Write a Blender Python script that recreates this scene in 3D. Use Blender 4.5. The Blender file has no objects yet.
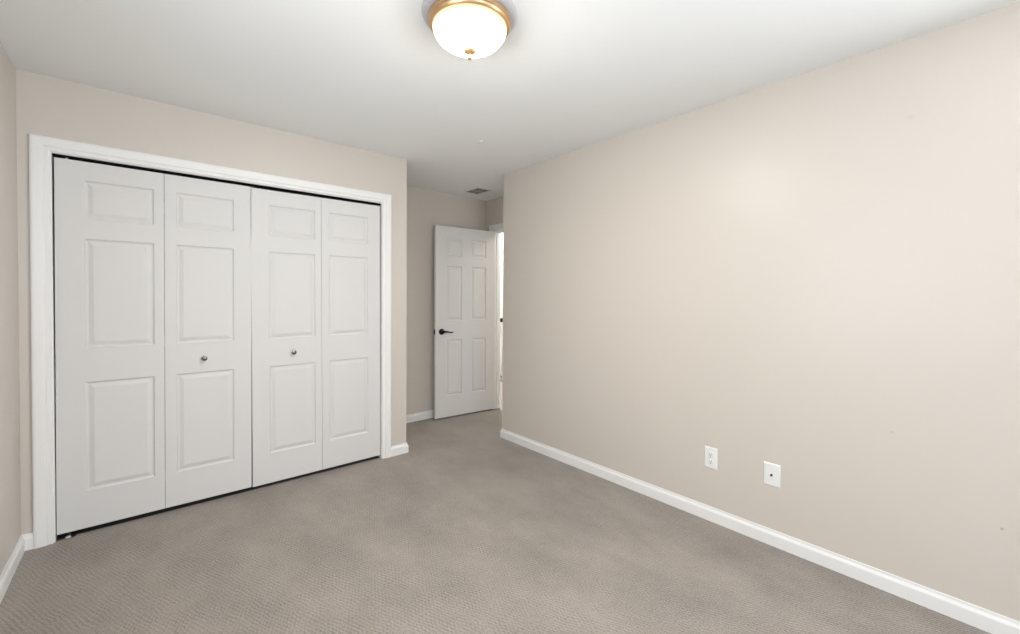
import bpy, bmesh, math
from mathutils import Vector, Matrix
C = bpy.context.scene.collection
S = bpy.context.scene

# ---------------------------------------------------------------- camera
F_PX, PITCH, ROLL, YAW, EYE = 425.764, -0.014837, 0.00532986, 0.711382, 1.31051
cd = bpy.data.cameras.new('camera'); cam = bpy.data.objects.new('camera', cd); C.objects.link(cam)
cd.sensor_width = 36; cd.sensor_fit = 'HORIZONTAL'; cd.lens = F_PX / 1020 * 36
cd.shift_y = -14.143 / 1020; cd.clip_start = 0.02
F = Vector((math.sin(YAW), math.cos(YAW), 0)); R = Vector((math.cos(YAW), -math.sin(YAW), 0)); Z = Vector((0, 0, 1))
Uc = Z * math.cos(PITCH) - F * math.sin(PITCH); Fc = F * math.cos(PITCH) + Z * math.sin(PITCH)
right = R * math.cos(ROLL) + Uc * math.sin(ROLL); up = Uc * math.cos(ROLL) - R * math.sin(ROLL)
M = Matrix((right, up, -Fc)).transposed().to_4x4(); M.translation = (0, 0, EYE)
cam.matrix_world = M
S.camera = cam

# ---------------------------------------------------------------- world, exposure, window daylight
w = bpy.data.worlds.new('sky'); S.world = w; w.use_nodes = True
bg = w.node_tree.nodes['Background']; bg.inputs[0].default_value = (0.915, 0.98, 1.07, 1)
_t = w.node_tree.nodes.new('ShaderNodeTexCoord'); _s = w.node_tree.nodes.new('ShaderNodeSeparateXYZ'); _r = w.node_tree.nodes.new('ShaderNodeMapRange')
w.node_tree.links.new(_t.outputs['Generated'], _s.inputs[0]); w.node_tree.links.new(_s.outputs[2], _r.inputs[0])
SKY, LOW_GLOW = 6.8, 8.5               # overcast sky above the horizon, added glow below it to brighten the ceiling
_r.inputs[1].default_value = -0.08; _r.inputs[2].default_value = 0.02; _r.inputs[3].default_value = LOW_GLOW; _r.inputs[4].default_value = SKY
w.node_tree.links.new(_r.outputs[0], bg.inputs[1])
S.view_settings.view_transform = 'Standard'; S.view_settings.look = 'None'
S.view_settings.gamma = 1; S.view_settings.use_curve_mapping = False
S.view_settings.exposure = 0.10
LAMP = 150.0; HALL = 200.0

# room measures (metres)
H = 2.44
YC, XR, XL, XK, YB, YR, XA = 3.2522, 2.5231, -0.4770, 1.6641, 4.0122, 3.0285, 3.0797
YREAR = -2.05
WIN_L = (0.45, 1.25, 0.85, 2.05)      # window_1 in the left wall: y0, y1, z0, z1
WIN_R = (-0.38, 1.15, 0.75, 2.10)      # window_2 in the rear wall: x0, x1, z0, z1
WIN_ADDED = (-1.88, -0.20, 0.60, 2.20)     # window_added added unseen in the right wall to brighten the left side: y0, y1, z0, z1

def portal(loc, rot, sx, sy):
    l = bpy.data.lights.new('window_daylight', 'AREA'); l.shape = 'RECTANGLE'; l.size = sx; l.size_y = sy
    l.cycles.is_portal = True
    o = bpy.data.objects.new('window_daylight', l); C.objects.link(o); o.location = loc; o.rotation_euler = rot
    return o
portal((XL - 0.10, (WIN_L[0]+WIN_L[1])/2, (WIN_L[2]+WIN_L[3])/2), (0, -math.pi/2, 0), WIN_L[3]-WIN_L[2], WIN_L[1]-WIN_L[0])
portal(((WIN_R[0]+WIN_R[1])/2, YREAR - 0.10, (WIN_R[2]+WIN_R[3])/2), (math.pi/2, 0, 0), WIN_R[1]-WIN_R[0], WIN_R[3]-WIN_R[2])

portal((XR + 0.10, (WIN_ADDED[0]+WIN_ADDED[1])/2, (WIN_ADDED[2]+WIN_ADDED[3])/2), (0, math.pi/2, 0), WIN_ADDED[3]-WIN_ADDED[2], WIN_ADDED[1]-WIN_ADDED[0])

# ---------------------------------------------------------------- materials
def mat(name, col, rough=0.5, metal=0.0, spec=0.5, coat=0.0, coat_rough=0.3):
    m = bpy.data.materials.new(name); m.use_nodes = True
    b = m.node_tree.nodes['Principled BSDF']
    b.inputs['Base Color'].default_value = (*col, 1); b.inputs['Roughness'].default_value = rough
    b.inputs['Metallic'].default_value = metal; b.inputs['Specular IOR Level'].default_value = spec
    b.inputs['Coat Weight'].default_value = coat; b.inputs['Coat Roughness'].default_value = coat_rough
    return m, m.node_tree, b
def N(nt, kind, **kw):
    n = nt.nodes.new(kind)
    for k, v in kw.items(): setattr(n, k, v)
    return n
def bump(nt, b, height, strength, dist):
    n = N(nt, 'ShaderNodeBump'); n.inputs['Strength'].default_value = strength; n.inputs['Distance'].default_value = dist
    nt.links.new(height, n.inputs['Height']); nt.links.new(n.outputs[0], b.inputs['Normal'])
def noise(nt, vec, scale, detail=3, rough=0.55):
    n = N(nt, 'ShaderNodeTexNoise'); n.inputs['Scale'].default_value = scale
    n.inputs['Detail'].default_value = detail; n.inputs['Roughness'].default_value = rough
    nt.links.new(vec, n.inputs['Vector']); return n.outputs['Fac']
def math_(nt, op, a, b=None, c=None):
    n = N(nt, 'ShaderNodeMath', operation=op)
    for i, v in enumerate((a, b, c)):
        if v is None: continue
        if isinstance(v, (int, float)): n.inputs[i].default_value = v
        else: nt.links.new(v, n.inputs[i])
    return n.outputs[0]
def mixc(nt, fac, a, b):
    n = N(nt, 'ShaderNodeMix', data_type='RGBA')
    if isinstance(fac, (int, float)): n.inputs[0].default_value = fac
    else: nt.links.new(fac, n.inputs[0])
    for i, v in ((6, a), (7, b)):
        if isinstance(v, tuple): n.inputs[i].default_value = (*v, 1)
        else: nt.links.new(v, n.inputs[i])
    return n.outputs[2]

WALL = (0.608, 0.560, 0.500)
def wall_mat(name, col, marks=()):
    m, nt, b = mat(name, col, 0.5, 0, 0.35, 0.5, 0.36)
    g = N(nt, 'ShaderNodeNewGeometry').outputs['Position']
    c = mixc(nt, noise(nt, g, 1.7, 2), tuple(x*0.985 for x in col), tuple(min(1, x*1.015) for x in col))
    for (p, r, mc) in marks:                      # small scuffs and filled nail holes
        d = N(nt, 'ShaderNodeVectorMath', operation='DISTANCE'); nt.links.new(g, d.inputs[0]); d.inputs[1].default_value = p
        f = N(nt, 'ShaderNodeMapRange'); f.inputs[1].default_value = r; f.inputs[2].default_value = r*0.5
        f.inputs[3].default_value = 0; f.inputs[4].default_value = 0.8
        nt.links.new(d.outputs['Value'], f.inputs[0]); c = mixc(nt, f.outputs[0], c, mc)
    nt.links.new(c, b.inputs['Base Color'])
    bump(nt, b, noise(nt, g, 260, 2), 0.05, 0.002)
    return m
m_wall = wall_mat('beige wall paint', WALL, (((XR, 0.275, 2.097), 0.014, (0.57, 0.52, 0.46)), ((XR, 0.317, 0.716), 0.006, (0.50, 0.43, 0.36)),
        ((XR, -0.008, 0.418), 0.006, (0.35, 0.30, 0.26))))
m_hallwall = wall_mat('hall wall paint', (0.80, 0.78, 0.74))
m_ceil = wall_mat('white ceiling paint', (0.895, 0.91, 0.905))
for n in m_ceil.node_tree.nodes:
    if n.type == 'BSDF_PRINCIPLED': n.inputs['Coat Weight'].default_value = 0; n.inputs['Roughness'].default_value = 0.9
m_trim, nt, b = mat('white trim paint', (0.815, 0.807, 0.79), 0.38, 0, 0.4)
m_door, nt, b = mat("white moulded door paint", (0.675, 0.667, 0.650), 0.55, 0, 0.3)
g = N(nt, 'ShaderNodeTexCoord').outputs['Object']; mp = N(nt, 'ShaderNodeMapping'); mp.inputs['Scale'].default_value = (60, 60, 2.5)
nt.links.new(g, mp.inputs[0]); bump(nt, b, noise(nt, mp.outputs[0], 3.0, 3), 0.06, 0.002)
m_black, *_ = mat('black oiled bronze', (0.012, 0.010, 0.009), 0.35, 0.8)
m_dark, *_ = mat('dark closet track metal', (0.006, 0.006, 0.006), 0.9, 0, 0.05)
m_closet_shade, *_ = mat('closet shade black', (0.035, 0.032, 0.03), 0.9)  # near-black stands in for the shade inside the closet
m_nickel, *_ = mat('brushed nickel knob', (0.20, 0.195, 0.185), 0.24, 1.0)
m_steel, *_ = mat('galvanised steel', (0.55, 0.55, 0.54), 0.35, 1.0)
m_brass, *_ = mat('antique brass ring', (0.60, 0.39, 0.22), 0.36, 0.85)
m_lamp_disc, *_ = mat('grey lamp disc', (0.50, 0.49, 0.49), 0.5, 0.0)
m_plate, *_ = mat('white plastic wall plate', (0.80, 0.80, 0.78), 0.3)
m_slot, *_ = mat('dark plug slot', (0.03, 0.028, 0.025), 0.6)
m_vent, *_ = mat('grey louvre paint', (0.26, 0.25, 0.24), 0.6)
m_cross, *_ = mat('light grey vent bar', (0.42, 0.41, 0.40), 0.6)
m_duct, *_ = mat('dark duct sheet', (0.03, 0.03, 0.03), 0.9)
m_hallfloor, *_ = mat('pale hall flooring', (0.36, 0.335, 0.30), 0.4)
# frosted glass bowl, lit from the bulbs inside (dimmer towards its rim)
m_glass, nt, b = mat('frosted alabaster glass', (0.62, 0.50, 0.30), 0.25)
g = N(nt, 'ShaderNodeTexCoord').outputs['Object']; sp = N(nt, 'ShaderNodeSeparateXYZ'); nt.links.new(g, sp.inputs[0])
mr = N(nt, 'ShaderNodeMapRange'); nt.links.new(sp.outputs[2], mr.inputs[0])
mr.inputs[1].default_value = -0.050; mr.inputs[2].default_value = -0.112; mr.inputs[3].default_value = 0.0; mr.inputs[4].default_value = 1.0
nt.links.new(mixc(nt, mr.outputs[0], (1.0, 0.76, 0.42), (1.0, 0.95, 0.89)), b.inputs['Emission Color'])
nt.links.new(math_(nt, 'MULTIPLY_ADD', math_(nt, 'POWER', mr.outputs[0], 4.0), LAMP*1.12, 0.34), b.inputs['Emission Strength'])
# carpet: cut-and-loop weave, diamond lattice of small tufts
m_carpet, nt, b = mat('taupe patterned carpet', (0.3, 0.27, 0.23), 0.95, 0, 0.1)
b.inputs['Sheen Weight'].default_value = 0.25; b.inputs['Sheen Roughness'].default_value = 0.6
g = N(nt, 'ShaderNodeNewGeometry').outputs['Position']
wob = N(nt, 'ShaderNodeTexNoise'); wob.inputs['Scale'].default_value = 9; wob.inputs['Detail'].default_value = 2; nt.links.new(g, wob.inputs['Vector'])
wv = N(nt, 'ShaderNodeVectorMath', operation='MULTIPLY_ADD'); nt.links.new(wob.outputs['Color'], wv.inputs[0])
wv.inputs[1].default_value = (0.030, 0.030, 0); nt.links.new(g, wv.inputs[2])
def wave(ang, s):
    d = N(nt, 'ShaderNodeVectorMath', operation='DOT_PRODUCT'); nt.links.new(wv.outputs[0], d.inputs[0])
    a = math.radians(ang); k = 2*math.pi/s; d.inputs[1].default_value = (math.cos(a)*k, math.sin(a)*k, 0)
    return math_(nt, 'SINE', d.outputs['Value'])
weave = math_(nt, 'ADD', math_(nt, 'MULTIPLY', wave(24, 0.0146), 0.6), math_(nt, 'MULTIPLY', wave(-24, 0.0146), 0.4))
weave = math_(nt, 'MULTIPLY', weave, 0.55)
fib = noise(nt, g, 135, 3, 0.85)
sm = N(nt, 'ShaderNodeMapping'); sm.inputs['Rotation'].default_value = (0, 0, math.radians(28)); sm.inputs['Scale'].default_value = (1.0, 0.62, 1.0)
nt.links.new(g, sm.inputs[0]); patch = noise(nt, sm.outputs[0], 3.6, 4, 0.55)      # brushed streaks
patch2 = noise(nt, g, 26, 3, 0.6)
amp = math_(nt, 'MULTIPLY_ADD', noise(nt, g, 11.0, 3), 3.4, -0.85)        # the pile hides the pattern where it was brushed
h = math_(nt, 'MULTIPLY', weave, amp)
t = math_(nt, 'ADD', math_(nt, 'MULTIPLY', h, 0.40), math_(nt, 'MULTIPLY', fib, 2.5))
t = math_(nt, 'ADD', t, math_(nt, 'MULTIPLY', patch, 1.1)); t = math_(nt, 'ADD', t, math_(nt, 'MULTIPLY', patch2, 0.30))
mr = N(nt, 'ShaderNodeMapRange'); mr.inputs[1].default_value = 1.23; mr.inputs[2].default_value = 2.63; nt.links.new(t, mr.inputs[0])
CARPET = (0.270, 0.234, 0.200)
nt.links.new(mixc(nt, mr.outputs[0], tuple(x*0.42 for x in CARPET), tuple(x*1.46 for x in CARPET)), b.inputs['Base Color'])
bump(nt, b, math_(nt, 'ADD', h, math_(nt, 'MULTIPLY', fib, 0.7)), 0.5, 0.004)

# ---------------------------------------------------------------- mesh helpers
class MB:
    def __init__(s): s.bm = bmesh.new()
    def poly(s, pts):
        vs = [s.bm.verts.new(p) for p in pts]
        return s.bm.faces.new(vs)
    def box(s, a, b):
        x0, y0, z0 = (min(a[i], b[i]) for i in range(3)); x1, y1, z1 = (max(a[i], b[i]) for i in range(3))
        v = [s.bm.verts.new(p) for p in ((x0,y0,z0),(x1,y0,z0),(x1,y1,z0),(x0,y1,z0),(x0,y0,z1),(x1,y0,z1),(x1,y1,z1),(x0,y1,z1))]
        for f in ((0,3,2,1),(4,5,6,7),(0,1,5,4),(1,2,6,5),(2,3,7,6),(3,0,4,7)): s.bm.faces.new([v[i] for i in f])
        return s
    def sweep(s, prof, path, closed=False):
        """prof: list of (a, b); path: list of (origin, A, B) frames with mitre already in A/B"""
        rings = [[s.bm.verts.new(Vector(o) + Vector(A)*a + Vector(B)*b) for a, b in prof] for o, A, B in path]
        n = len(prof)
        for r0, r1 in zip(rings, rings[1:]):
            for i in range(n): s.bm.faces.new((r0[i], r0[(i+1) % n], r1[(i+1) % n], r1[i]))
        s.bm.faces.new(rings[0][::-1]); s.bm.faces.new(rings[-1])
        return s
    def lathe(s, prof, n=48, origin=(0,0,0), axis='Z', caps=True):
        o = Vector(origin); rings = []
        def P(r, h, a):
            u, v = r*math.cos(a), r*math.sin(a)
            return o + {'Z': Vector((u, v, h)), 'Y': Vector((u, h, v)), 'X': Vector((h, u, v))}[axis]
        for r, h in prof: rings.append([s.bm.verts.new(P(max(r, 1e-5), h, 2*math.pi*i/n)) for i in range(n)])
        for r0, r1 in zip(rings, rings[1:]):
            for i in range(n): s.bm.faces.new((r0[i], r0[(i+1) % n], r1[(i+1) % n], r1[i]))
        if caps: s.bm.faces.new(rings[0][::-1]); s.bm.faces.new(rings[-1])
        return s
    def tube(s, pts, rad, n=12):
        pts = [Vector(p) for p in pts]; rads = rad if isinstance(rad, (list, tuple)) else [rad]*len(pts); rings = []
        for i, p in enumerate(pts):
            t = (pts[min(i+1, len(pts)-1)] - pts[max(i-1, 0)]).normalized()
            a = t.orthogonal().normalized() if i == 0 else (a - t*a.dot(t)).normalized(); b = t.cross(a)
            rings.append([s.bm.verts.new(p + (a*math.cos(2*math.pi*k/n) + b*math.sin(2*math.pi*k/n))*rads[i]) for k in range(n)])
        for r0, r1 in zip(rings, rings[1:]):
            for i in range(n): s.bm.faces.new((r0[i], r0[(i+1) % n], r1[(i+1) % n], r1[i]))
        s.bm.faces.new(rings[0][::-1]); s.bm.faces.new(rings[-1])
        return s
    def build(s, name, m, parent=None, smooth=False, bevel=0):
        bmesh.ops.remove_doubles(s.bm, verts=s.bm.verts, dist=1e-6)
        bmesh.ops.recalc_face_normals(s.bm, faces=s.bm.faces)
        me = bpy.data.meshes.new(name); s.bm.to_mesh(me); s.bm.free(); me.materials.append(m)
        o = bpy.data.objects.new(name, me); C.objects.link(o)
        if parent: o.parent = parent
        if smooth:
            for p in me.polygons: p.use_smooth = True
            me.set_sharp_from_angle(angle=math.radians(40))
        if bevel:
            md = o.modifiers.new('edge', 'BEVEL'); md.width = bevel; md.segments = 2; md.limit_method = 'ANGLE'; md.angle_limit = math.radians(40)
        return o
def tag(o, label=None, cat=None, group=None, kind=None):
    if label: o['label'] = label
    if cat: o['category'] = cat
    if group: o['group'] = group
    if kind: o['kind'] = kind
    return o
def empty(name, loc=(0,0,0), rz=0, **kw):
    o = bpy.data.objects.new(name, None); C.objects.link(o); o.location = loc; o.rotation_euler = (0, 0, rz); o.empty_display_size = 0.1
    return tag(o, **kw)

# ---------------------------------------------------------------- room shell
T = 0.12
OX0, OX1, OZ = -0.3575, 1.4465, 2.048          # closet opening between jamb faces, head height
JT = 0.018
DY0, DY1, DZ = 3.093, 3.862, 2.058            # entry doorway between jamb faces, head height
TW = 0.092                                    # entry wall thickness
HX = 4.20                                     # far wall of the hall
b = MB().box((XL-T-.02, YREAR-T, -0.10), (XA+TW-0.03, YB+T, 0)).build('floor', m_carpet)
tag(b, 'taupe patterned cut-and-loop carpet covering the room', 'floor', kind='structure')
b = MB().box((XA+TW-0.03, 2.3, -0.10), (HX+T, 6.2, -0.002)).build('floor_hall', m_hallfloor)
tag(b, 'pale hall floor beyond the open entry door', 'floor', kind='structure')
b = MB().box((XL-T, YREAR-T, H), (HX+T, 6.2, H+0.1)).build('ceiling', m_ceil)
tag(b, 'smooth white painted ceiling', 'ceiling', kind='structure')
y0, y1, z0, z1 = WIN_L
o = MB().box((XL-T, YREAR-T, 0), (XL, y0, H)).box((XL-T, y1, 0), (XL, YB+T, H)).box((XL-T, y0, 0), (XL, y1, z0)).box((XL-T, y0, z1), (XL, y1, H)).build('wall_left', m_wall)
tag(o, 'beige left wall meeting the closet wall in the corner', 'wall', kind='structure')
x0, x1, z0, z1 = WIN_R
o = MB().box((XL, YREAR-T, 0), (x0, YREAR, H)).box((x1, YREAR-T, 0), (XR, YREAR, H)).box((x0, YREAR-T, 0), (x1, YREAR, z0)).box((x0, YREAR-T, z1), (x1, YREAR, H)).build('wall_rear', m_wall)
tag(o, 'beige rear wall with a window, behind the viewer', 'wall', kind='structure')
ax0, ax1, az = OX0-JT, OX1+JT, OZ+JT          # rough opening
mb = MB().box((XL, YC, 0), (ax0, YC+T, H)).box((ax1, YC, 0), (XK, YC+T, H)).box((ax0, YC, az), (ax1, YC+T, H)).box((XK-T, YC+T, 0), (XK, YB, H))
tag(mb.build('wall_closet', m_wall), 'beige wall around the white bifold closet doors', 'wall', kind='structure')
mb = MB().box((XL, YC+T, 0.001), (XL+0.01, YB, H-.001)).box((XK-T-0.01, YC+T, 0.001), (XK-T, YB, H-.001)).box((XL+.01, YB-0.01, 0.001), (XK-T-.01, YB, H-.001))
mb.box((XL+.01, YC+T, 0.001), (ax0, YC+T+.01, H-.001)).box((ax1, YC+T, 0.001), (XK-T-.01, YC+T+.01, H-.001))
tag(mb.build('wall_closet_shade', m_closet_shade), 'closet lining coloured dark as the shade behind the bifold doors', 'wall', kind='structure')  # lining coloured dark so the gaps around the doors go black
tag(MB().box((OX0, YC+.031, 0), (OX1, YB-.012, .0018)).build('floor_closet_shade', m_closet_shade), 'dark slab painted as the shade under the bifold doors', 'floor', kind='structure')  # added dark slab, paints the shade in the gap under the doors
tag(MB().box((XL, YB, 0), (XA+TW, YB+T, H)).build('wall_alcove', m_wall), 'shaded beige end wall behind the open entry door', 'wall', kind='structure')
y0, y1, z0, z1 = WIN_ADDED
mb = MB().box((XR, YREAR-T, 0), (XR+T, y0, H)).box((XR, y1, 0), (XR+T, YR, H)).box((XR, y0, 0), (XR+T, y1, z0)).box((XR, y0, z1), (XR+T, y1, H)).box((XR+T, YR-T, 0), (XA, YR, H))
tag(mb.build('wall_right', m_wall), 'long beige right wall with two white wall plates', 'wall', kind='structure')
by0, by1, bz = DY0-JT, DY1+JT, DZ+JT
mb = MB().box((XA, YR-T, 0), (XA+TW, by0, H)).box((XA, by1, 0), (XA+TW, YB, H)).box((XA, by0, bz), (XA+TW, by1, H))
tag(mb.build('wall_entry', m_wall), 'narrow beige wall holding the entry doorway', 'wall', kind='structure')
mb = MB().box((HX, 2.3, 0), (HX+T, 6.2, H)).box((XA+TW, 2.3-T, 0), (HX+T, 2.3, H)).box((XA+TW-.05, 6.2, 0), (HX+T, 6.2+T, H)).box((XA+TW-.06, YB+T, 0), (XA+TW, 6.2, H)).box((XA+TW-.06, 2.3-T, 0), (XA+TW, YR-T, H))
tag(mb.build('wall_hall', m_hallwall), 'bright white hall walls seen through the doorway gap', 'wall', kind='structure')

# windows (outside the frame): white frame, sill and muntins in each opening
def window(name, along, fixed, a0, a1, z0, z1, label, sd=1):
    root = empty(name, label=label, cat='window', kind='structure')
    def bx(mb, s0, s1, zz0, zz1, d0, d1):
        if along == 'y': mb.box((fixed-sd*d0, s0, zz0), (fixed-sd*d1, s1, zz1))
        else: mb.box((s0, fixed-d0, zz0), (s1, fixed-d1, zz1))
        return mb
    m = MB(); f = 0.035
    bx(m, a0, a0+f, z0, z1, .04, .09); bx(m, a1-f, a1, z0, z1, .04, .09); bx(m, a0+f, a1-f, z0, z0+f, .04, .09); bx(m, a0+f, a1-f, z1-f, z1, .04, .09)
    bx(m, a0+f, a1-f, (z0+z1)/2-.018, (z0+z1)/2+.018, .045, .085)
    m.build('window_frame', m_trim, root)
    m = MB(); c = 0.057
    bx(m, a0-c, a0, z0, z1+c, -.016, 0); bx(m, a1, a1+c, z0, z1+c, -.016, 0); bx(m, a0, a1, z1, z1+c, -.016, 0); bx(m, a0-c, a1+c, z0-c, z0, -.016, 0)
    m.build('casing', m_trim, root, bevel=.003)
window('window_1', 'y', XL, *WIN_L, 'white window in the left wall beside the viewer')
window('window_2', 'x', YREAR, *WIN_R, 'white window in the rear wall behind the viewer')

window('window_added', 'y', XR, *WIN_ADDED, 'unseen white window added in the right wall to brighten the left side', -1)

# ---------------------------------------------------------------- baseboards
BH, BT = 0.082, 0.013
BP = [(0, 0), (BT, 0), (BT, BH*0.70), (BT*0.86, BH*0.76), (BT*0.50, BH*0.86), (BT*0.42, BH), (0, BH)]   # (out from wall, up)
def baseboard(name, pts, label):
    """pts: floor polyline of the wall face, room on the LEFT of travel; mitred corners"""
    P = [Vector((x, y, 0)) for x, y in pts]; path = []
    for i, p in enumerate(P):
        dirs = []
        if i > 0: dirs.append((P[i]-P[i-1]).normalized())
        if i < len(P)-1: dirs.append((P[i+1]-P[i]).normalized())
        ns = [Vector((-d.y, d.x, 0)) for d in dirs]
        n = ns[0] if len(ns) == 1 else (ns[0]+ns[1]) / (1 + ns[0].dot(ns[1]))
        path.append((p, n, Vector((0, 0, 1))))
    return tag(MB().sweep(BP, path).build(name, m_trim), label, 'baseboard', kind='structure')
CW = 0.071
cas_l, cas_r = OX0-0.006-CW, OX1+0.006+CW
baseboard('baseboard_left', [(cas_l, YC), (XL, YC), (XL, YREAR), (XR, YREAR)][:3][::1], 'white baseboard along the left wall and its closet corner')
baseboard('baseboard_rear', [(XL+BT, YREAR), (XR-BT, YREAR)], 'white baseboard along the rear wall')
baseboard('baseboard_closet', [(XK, YB-BT), (XK, YC), (cas_r, YC)], 'short white baseboard wrapping the corner right of the closet')
baseboard('baseboard_alcove', [(XA, DY1+0.006+CW), (XA, YB), (XK, YB)], 'white baseboard on the end wall behind the entry door')
baseboard('baseboard_right', [(XR, YREAR+BT), (XR, YR), (XA-.017, YR)], 'long white baseboard along the right wall')
baseboard('baseboard_hall', [(HX, 2.3), (HX, 3.92)], 'white baseboard in the hall beyond the doorway').name = 'baseboard_hall'
baseboard('baseboard_hall_end', [(HX, 5.16), (HX, 6.2)], 'white baseboard past the hall door')

# ---------------------------------------------------------------- casings and jambs
CP = [(0, 0), (0, .0075), (.004, .0095), (.020, .0095), (.024, .0145), (.040, .0165), (.058, .0180), (.066, .0170), (CW, .013), (CW, 0)]  # (outwards from opening, out of wall)
def casing(mk, a0, a1, top, outn, name, root):
    """U-shaped mitred casing; mk(s, z) -> point on the wall face, outn = wall normal"""
    s_dir = (Vector(mk(1, 0)) - Vector(mk(0, 0))); n = Vector(outn)
    L = [(Vector(mk(a0, 0)), -s_dir, n), (Vector(mk(a0, top)), -s_dir + Z, n)]
    Rr = [(Vector(mk(a1, 0)), s_dir, n), (Vector(mk(a1, top)), s_dir + Z, n)]
    Hh = [(Vector(mk(a0, top)), -s_dir + Z, n), (Vector(mk(a1, top)), s_dir + Z, n)]
    for nm, pth in (('side_casing', L), ('side_casing', Rr), ('head_casing', Hh)):
        MB().sweep(CP, pth).build(nm, m_trim, root)
r = empty('trim_1', (OX0, YC, 0), label='white moulded casing around the closet doors', cat='door casing', kind='structure')
r.location = (0, 0, 0)
casing(lambda s, z: (s, YC, z), OX0-.006, OX1+.006, OZ+.006, (0, -1, 0), 'casing', r)
mb = MB().box((ax0, YC, 0), (OX0, YC+T, OZ)).box((OX1, YC, 0), (ax1, YC+T, OZ)).box((ax0, YC, OZ), (ax1, YC+T, az))
tag(mb.build('trim_2', m_trim), 'flat white jamb lining the closet opening', 'door jamb', kind='structure')
r = empty('trim_3', label='white casing around the entry doorway', cat='door casing', kind='structure')
casing(lambda s, z: (XA, s, z), DY0-.006, DY1+.006, DZ+.006, (-1, 0, 0), 'casing', r)
casing(lambda s, z: (XA+TW, s, z), DY0-.006, DY1+.006, DZ+.006, (1, 0, 0), 'casing', r)
mb = MB().box((XA, by0, 0), (XA+TW, DY0, DZ)).box((XA, DY1, 0), (XA+TW, by1, DZ)).box((XA, by0, DZ), (XA+TW, by1, bz))
mb.box((XA+.040, DY0, 0), (XA+.075, DY0+.010, DZ)).box((XA+.040, DY1-.010, 0), (XA+.075, DY1, DZ)).box((XA+.040, DY0+.01, DZ-.010), (XA+.075, DY1-.01, DZ))
tag(mb.build('trim_4', m_trim), 'white jamb and stop inside the entry doorway', 'door jamb', kind='structure')

# ---------------------------------------------------------------- moulded panel doors
LOOPS = [(0, 0), (.003, .0050), (.008, .0088), (.014, .0090), (.034, .0016), (.038, .0012)]  # inset, depth
def panel_leaf(W, z0, z1, th, panels, both=True):
    """leaf in local x 0..W, front face at y=0 looking to -y, back at y=th"""
    mb = MB(); bm = mb.bm
    xs = sorted({0, W, *[p[0] for p in panels], *[p[1] for p in panels]}); zs = sorted({z0, z1, *[p[2] for p in panels], *[p[3] for p in panels]})
    for face in (0, 1):
        y = 0 if face == 0 else th; sg = 1 if face == 0 else -1
        for i in range(len(xs)-1):
            for j in range(len(zs)-1):
                a, bb, c, d = xs[i], xs[i+1], zs[j], zs[j+1]
                if any(p[0] <= (a+bb)/2 <= p[1] and p[2] <= (c+d)/2 <= p[3] for p in panels) : continue
                mb.poly([(a, y, c), (bb, y, c), (bb, y, d), (a, y, d)])
        for (a, bb, c, d) in panels:
            prev = None
            for ins, dep in LOOPS:
                cur = [(a+ins, y+sg*dep, c+ins), (bb-ins, y+sg*dep, c+ins), (bb-ins, y+sg*dep, d-ins), (a+ins, y+sg*dep, d-ins)]
                if prev:
                    for k in range(4): mb.poly([prev[k], prev[(k+1) % 4], cur[(k+1) % 4], cur[k]])
                prev = cur
            mb.poly(prev)
    for i in range(len(zs)-1):
        for x in (0, W): mb.poly([(x, 0, zs[i]), (x, th, zs[i]), (x, th, zs[i+1]), (x, 0, zs[i+1])])
    for i in range(len(xs)-1):
        for z in (z0, z1): mb.poly([(xs[i], 0, z), (xs[i+1], 0, z), (xs[i+1], th, z), (xs[i], th, z)])
    return mb
def knob(mb, x, z, r=.0155):   # closet pull, axis along y towards the room
    prof = [(.0095, 0), (.0095, -.002), (.006, -.004), (.0058, -.012), (.009, -.016), (r*.86, -.019), (r, -.0235), (r*.93, -.027), (r*.6, -.0300), (0.0005, -.0312)]
    return mb.lathe([(a, c) for a, c in prof], 28, (x, 0, z), 'Y')
TH, DB, DT = 0.034, 0.031, 2.029
rows = [(0.234, 0.831), (1.016, 1.613), (1.721, 1.928)]
PY = YC + 0.012
specs = [((.111, .402), None), ((.054, .350), .190), ((.105, .402), .253), ((.051, .347), None)]
def bifold(name, x_left, LW, sp, label, tilt, pivot_x, drop):
    root = empty(name, (pivot_x, PY, DB-drop), label=label, cat='closet door', kind='structure')
    root.rotation_euler = (0, tilt, 0)
    lab = ('outer leaf of the pair', 'inner leaf with the knob')
    for k, (px, kx) in enumerate(sp):
        lx = x_left + k*(LW+.002) - pivot_x
        leaf = panel_leaf(LW, 0, DT-DB, TH, [(px[0], px[1], a-DB, b_-DB) for a, b_ in rows]).build('door_leaf', m_door, root)
        leaf.location = (lx, 0, 0)
        if kx is not None:
            kn = knob(MB(), 0, 0).build('knob', m_nickel, leaf, smooth=True); kn.location = (kx, 0, .917-DB); kn['label'] = 'small round brushed metal knob'
        # top and bottom pivots
    s = -1 if pivot_x < .5 else 1
    hx = 0.045 if s < 0 else -0.045
    if s < 0: MB().lathe([(.006, 0), (.006, .016)], 12, (hx, TH/2, DT-DB-.001)).build('top_pivot', m_steel, root)
    if s < 0: MB().lathe([(.006, -.031), (.006, 0)], 12, (hx, TH/2, 0.001)).build('floor_pivot', m_slot, root)
    for hz in (.18, 1.0, 1.80):   # fold hinges on the back
        fx = x_left + LW + .001 - pivot_x
        MB().box((fx-.022, TH, hz-.03), (fx+.022, TH+.0025, hz+.03)).lathe([(.004, hz-.03), (.004, hz+.03)], 10, (fx, TH+.005, 0)).build('fold_hinge', m_steel, root)
    return root
bifold('door_1', -0.354, 0.4470, specs[:2], 'left pair of white panelled bifold closet doors, beside the left wall', math.radians(0.13), -0.354, 0)
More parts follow.
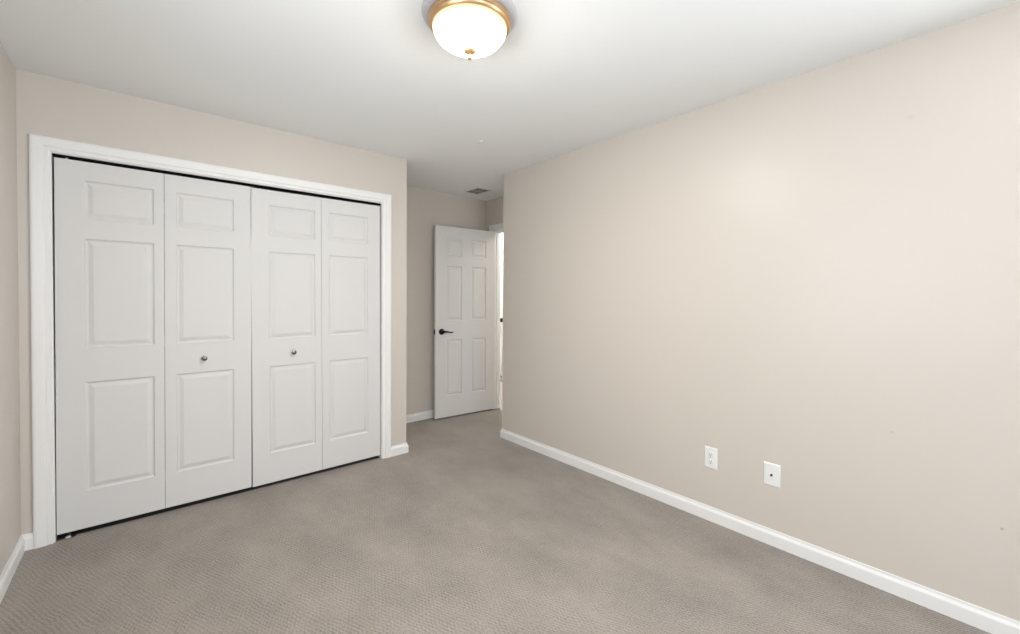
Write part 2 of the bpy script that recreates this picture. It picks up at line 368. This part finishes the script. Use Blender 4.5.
bifold('door_2', 0.5500, 0.4450, specs[2:], 'right pair of white panelled bifold closet doors, slightly sagging', math.radians(-0.20), 1.4420, 0.003)
tr = MB().box((OX0+.001, PY+.006, OZ-.0095), (OX1-.001, PY+.030, OZ)).build('bifold_track', m_dark)
tag(tr, 'dark metal track above the bifold closet doors', 'door track', kind='thing')
br = MB().box((OX0, PY-.006, 0), (OX0+.075, PY+.030, .0025)).box((OX0, PY-.006, .0025), (OX0+.002, PY+.030, .03)).box((OX0+.035, PY+.006, .0025), (OX0+.055, PY+.026, .010)).build('pivot_bracket', m_steel)
tag(br, 'small metal floor bracket under the left end of the closet doors', 'bracket', kind='thing')

# entry door: hinged at the far jamb, swung open against the end wall
A, B_ = Vector((3.0660, 3.8252)), Vector((2.319, 3.885))
ED = 0.7475
ang = math.atan2(A.y-B_.y, A.x-B_.x)
root = empty('door_3', (B_.x, B_.y, 0.018), ang, label='open white six-panel entry door with black lever handle', cat='door', kind='structure')
pl = [(.128, .318, a-.018, b_-.018) for a, b_ in ((.243, .842), (1.050, 1.634), (1.740, 1.930))] + [(.436, .630, a-.018, b_-.018) for a, b_ in ((.243, .842), (1.050, 1.634), (1.740, 1.930))]
leaf = panel_leaf(ED, 0, 2.034, .035, pl).build('door_leaf', m_door, root)
hz = .916
def lever(side):
    s = -1 if side == 0 else 1; y0 = 0 if side == 0 else .035
    h = MB().lathe([(.0325, 0), (.0325, s*.003), (.030, s*.007), (.022, s*.010), (.0125, s*.012), (.0115, s*.030), (.0135, s*.034), (.0135, s*.048), (.010, s*.052), (.0005, s*.053)], 32, (0, 0, 0), 'Y')
    yy = s*.042
    h.tube([(-.004, yy, 0), (.020, yy, .001), (.045, yy, .0005), (.075, yy, -.006), (.100, yy, -.0085), (.118, yy, -.0055)], [.0110, .0105, .0085, .0072, .0066, .0045], 14)
    o = h.build('lever_handle', m_black, root, smooth=True); o.location = (.072, y0, hz); o['label'] = 'black curved lever handle'
    return o
lever(0); lever(1)
MB().box((-.0012, .005, hz-.029), (.0005, .030, hz+.029)).box((-.009, .011, hz-.009), (0, .024, hz+.009)).build('latch_plate', m_black, root)
for z in (.20, 1.01, 1.82):
    MB().lathe([(.0055, z-.045), (.0055, z+.045)], 14, (ED+.002, .040, 0)).box((ED-.001, .008, z-.044), (ED+.0015, .036, z+.044)).build('hinge', m_steel, root, smooth=True)

# hall door on the far hall wall (a sliver shows through the doorway gap)
root = empty('door_4', (HX, 5.085, .010), -math.pi/2, label='white hall door seen in the narrow gap past the entry door', cat='door', kind='structure')
root.rotation_euler = (0, 0, math.pi/2); root.location = (HX-.020, 4.325, .010)
lf = panel_leaf(.76, 0, 2.02, .018, [(.12, .32, .22, .82), (.12, .32, 1.03, 1.60), (.12, .32, 1.72, 1.90), (.44, .64, .22, .82), (.44, .64, 1.03, 1.60), (.44, .64, 1.72, 1.90)]).build('door_leaf', m_door, root)
lf.location = (0, 0, 0)
root.rotation_euler = (0, 0, -math.pi/2); root.location = (HX-.020, 5.085, .010)
MB().lathe([(.032, 0), (.032, -.006), (.012, -.010), (.011, -.030), (.024, -.036), (.030, -.046), (.026, -.060), (.0005, -.066)], 24, (.045, 0, .937), 'Y').build('knob', m_black, root, smooth=True)
MB().tube([(.045, 0, .06), (.045, -.012, .06), (.045, -.075, .06)], [.014, .006, .006], 12).lathe([(.011, -.09), (.011, -.075)], 12, (.045, 0, .06), 'Y').build('door_stop', m_black, root)
r = empty('trim_5', label='white casing around the hall door', cat='door casing', kind='structure')
casing(lambda s, z: (HX, s, z), 4.319, 5.091, 2.036, (-1, 0, 0), 'casing', r)

# ---------------------------------------------------------------- ceiling lamp
LX, LY = 1.003, 1.420
root = empty('ceiling_lamp', (LX, LY, H), label='round flush ceiling lamp with glowing frosted bowl and brass ring', cat='ceiling lamp')
MB().lathe([(.190, 0), (.190, -.006), (.184, -.014), (.172, -.018), (.150, -.020), (.001, -.020)], 72, caps=True).build('ceiling_disc', m_lamp_disc, root, smooth=True)['label'] = 'flat grey disc on the ceiling above the ring'  # wide flat grey disc above the ring
MB().lathe([(.158, -.019), (.164, -.022), (.1665, -.029), (.1655, -.036), (.161, -.040), (.1625, -.044), (.1600, -.050), (.1550, -.054), (.1500, -.053), (.150, -.044), (.153, -.020)], 72, caps=False).build('trim_ring', m_brass, root, smooth=True)['label'] = 'polished brass ring around the glass'
gp = []
for i in range(19):
    t = i/18*math.pi/2
    gp.append((.1505*math.cos(t)**1.10 if i < 18 else .0005, -.048 - .090*math.sin(t)))
MB().lathe([(.149, -.040)] + gp, 72, caps=False).build('glass_bowl', m_glass, root, smooth=True)['label'] = 'glowing frosted glass bowl'
MB().lathe([(.0005, -.134), (.0250, -.1360), (.0270, -.140), (.0245, -.146), (.017, -.151), (.0095, -.155), (.0070, -.159), (.0105, -.164), (.0100, -.170), (.005, -.176), (.0005, -.178)], 28).build('finial', m_brass, root, smooth=True)['label'] = 'small brass finial under the bowl'

# unseen lamps added to brighten the hall, the jamb and the entry door
for (hx, hy, k, lb) in ((3.72, 3.45, 0.22, 'unseen lamp added to brighten the entry door and jamb'), (3.70, 4.85, 0.85, 'unseen lamp added to brighten the far hall')):
    root = empty('added_hall_lamp', (hx, hy, H), label=lb, cat='ceiling lamp', group='added hall lamps')
    MB().lathe([(.150, 0), (.150, -.012), (.140, -.016), (.001, -.016)], 48).build('lamp_base', m_steel, root, smooth=True)
    mh, nt, bb = mat('added hall lamp glass', (.9, .9, .88), .3); bb.inputs['Emission Color'].default_value = (1, .97, .93, 1); bb.inputs['Emission Strength'].default_value = HALL*k
    MB().lathe([(.135, -.015), (.130, -.05), (.10, -.08), (.05, -.098), (.0005, -.104)], 48, caps=False).build('glass_bowl', mh, root, smooth=True)

# ---------------------------------------------------------------- ceiling vent and plug
VX0, VX1, VY0, VY1 = 2.640, 2.792, 3.582, 3.800
root = empty('ceiling_vent', ((VX0+VX1)/2, (VY0+VY1)/2, H), label='small white-framed air vent in the alcove ceiling', cat='vent')
cx, cy = (VX1-VX0)/2, (VY1-VY0)/2; e = .026
def ring(mb, a, c, z0, z1, e):
    for s in (-1, 1):
        mb.box((s*a, -c-e, z0), (s*(a+e), c+e, z1)); mb.box((-a, s*c, z0), (a, s*(c+e), z1))
    return mb
ring(MB(), cx, cy, -.006, 0, e).build('vent_frame', m_trim, root, bevel=.002)
MB().box((-cx, -cy, -.0012), (cx, cy, -.0002)).build('vent_backing', m_duct, root)['label'] = 'dark duct opening behind the louvres'
mb = MB()
for k in range(9):
    y = -cy + (k+.5)*2*cy/9
    for (xa, xb, s) in ((-cx, -.003, 1), (.003, cx, 1)):
        mb.poly([(xa, y-.004, -.0015), (xb, y-.004, -.0015), (xb, y+.003, -.0060), (xa, y+.003, -.0060)])
        mb.poly([(xa, y-.003, -.0015), (xb, y-.003, -.0015), (xb, y+.004, -.0060), (xa, y+.004, -.0060)])
mb.build('louvres', m_vent, root)['label'] = 'grey louvre blades'
MB().box((-.005, -cy, -.0062), (.005, cy, -.0012)).box((-cx, -.005, -.0063), (cx, .005, -.0012)).build('vent_crossbar', m_cross, root)
o = MB().lathe([(.020, 0), (.020, -.004), (.015, -.009), (.0005, -.010)], 24).build('ceiling_plug', m_trim, smooth=True)
o.location = (1.876, 2.505, H); tag(o, 'tiny round white plug in the ceiling above the alcove mouth', 'ceiling plug')

# ---------------------------------------------------------------- wall plates on the right wall
# local frame: x along the wall, -y... plates are built directly with normal -X
def plate(root, PW, PH):
    mb = MB(); d = .0055
    pts = [(0, 0, 0), (-.002, 0, 0), (-d, .005, .005)]
    prev = None
    for x, iy, iz in pts:
        cur = [(x, -PW+iy, -PH+iz), (x, PW-iy, -PH+iz), (x, PW-iy, PH-iz), (x, -PW+iy, PH-iz)]
        if prev:
            for k in range(4): mb.poly([prev[k], prev[(k+1) % 4], cur[(k+1) % 4], cur[k]])
        else: mb.poly(cur)
        prev = cur
    mb.poly(prev)
    return mb.build('cover_plate', m_plate, root)
o1 = empty('power_outlet', (XR, 1.1105, .370), label='white duplex power outlet low on the right wall, farther of the two plates', cat='outlet')
plate(o1, .037, .062)
for s in (-1, 1):
    zc = s*.0215
    f = MB().lathe([(.0175, -.005), (.0175, -.0072), (.0165, -.0078), (.0005, -.0078)], 32, (0, 0, zc), 'X').build('receptacle', m_plate, o1, smooth=True)
    for sy, hh in ((-1, .0085), (1, .0070)):
        MB().box((-.0082, sy*.0065-.0013, zc+.003-hh/2), (-.0070, sy*.0065+.0013, zc+.003+hh/2)).build('slot', m_slot, f)
    MB().lathe([(.0028, -.0070), (.0028, -.0082), (.0005, -.0082)], 14, (0, 0, zc-.0085), 'X').build('ground_hole', m_slot, f)
MB().lathe([(.0030, -.005), (.0030, -.0066), (.0005, -.0068)], 14, (0, 0, 0), 'X').build('screw', m_steel, o1, smooth=True)
o2 = empty('cable_outlet', (XR, .790, .373), label='white cable wall plate with one dark socket, nearer of the two plates', cat='wall plate')
plate(o2, .0395, .0605)
MB().lathe([(.0105, -.005), (.0105, -.0068), (.0090, -.0074), (.0055, -.0076)], 32, (0, 0, 0), 'X').build('socket_collar', m_plate, o2, smooth=True)
MB().lathe([(.0058, -.0070), (.0058, -.0125), (.0048, -.0130), (.0005, -.0130)], 24, (0, 0, 0), 'X').build('coax_socket', m_black, o2, smooth=True)['label'] = 'dark round coax socket'
for s in (-1, 1): MB().lathe([(.0030, -.005), (.0030, -.0066), (.0005, -.0068)], 14, (0, 0, s*.042), 'X').build('screw', m_plate, o2, smooth=True)
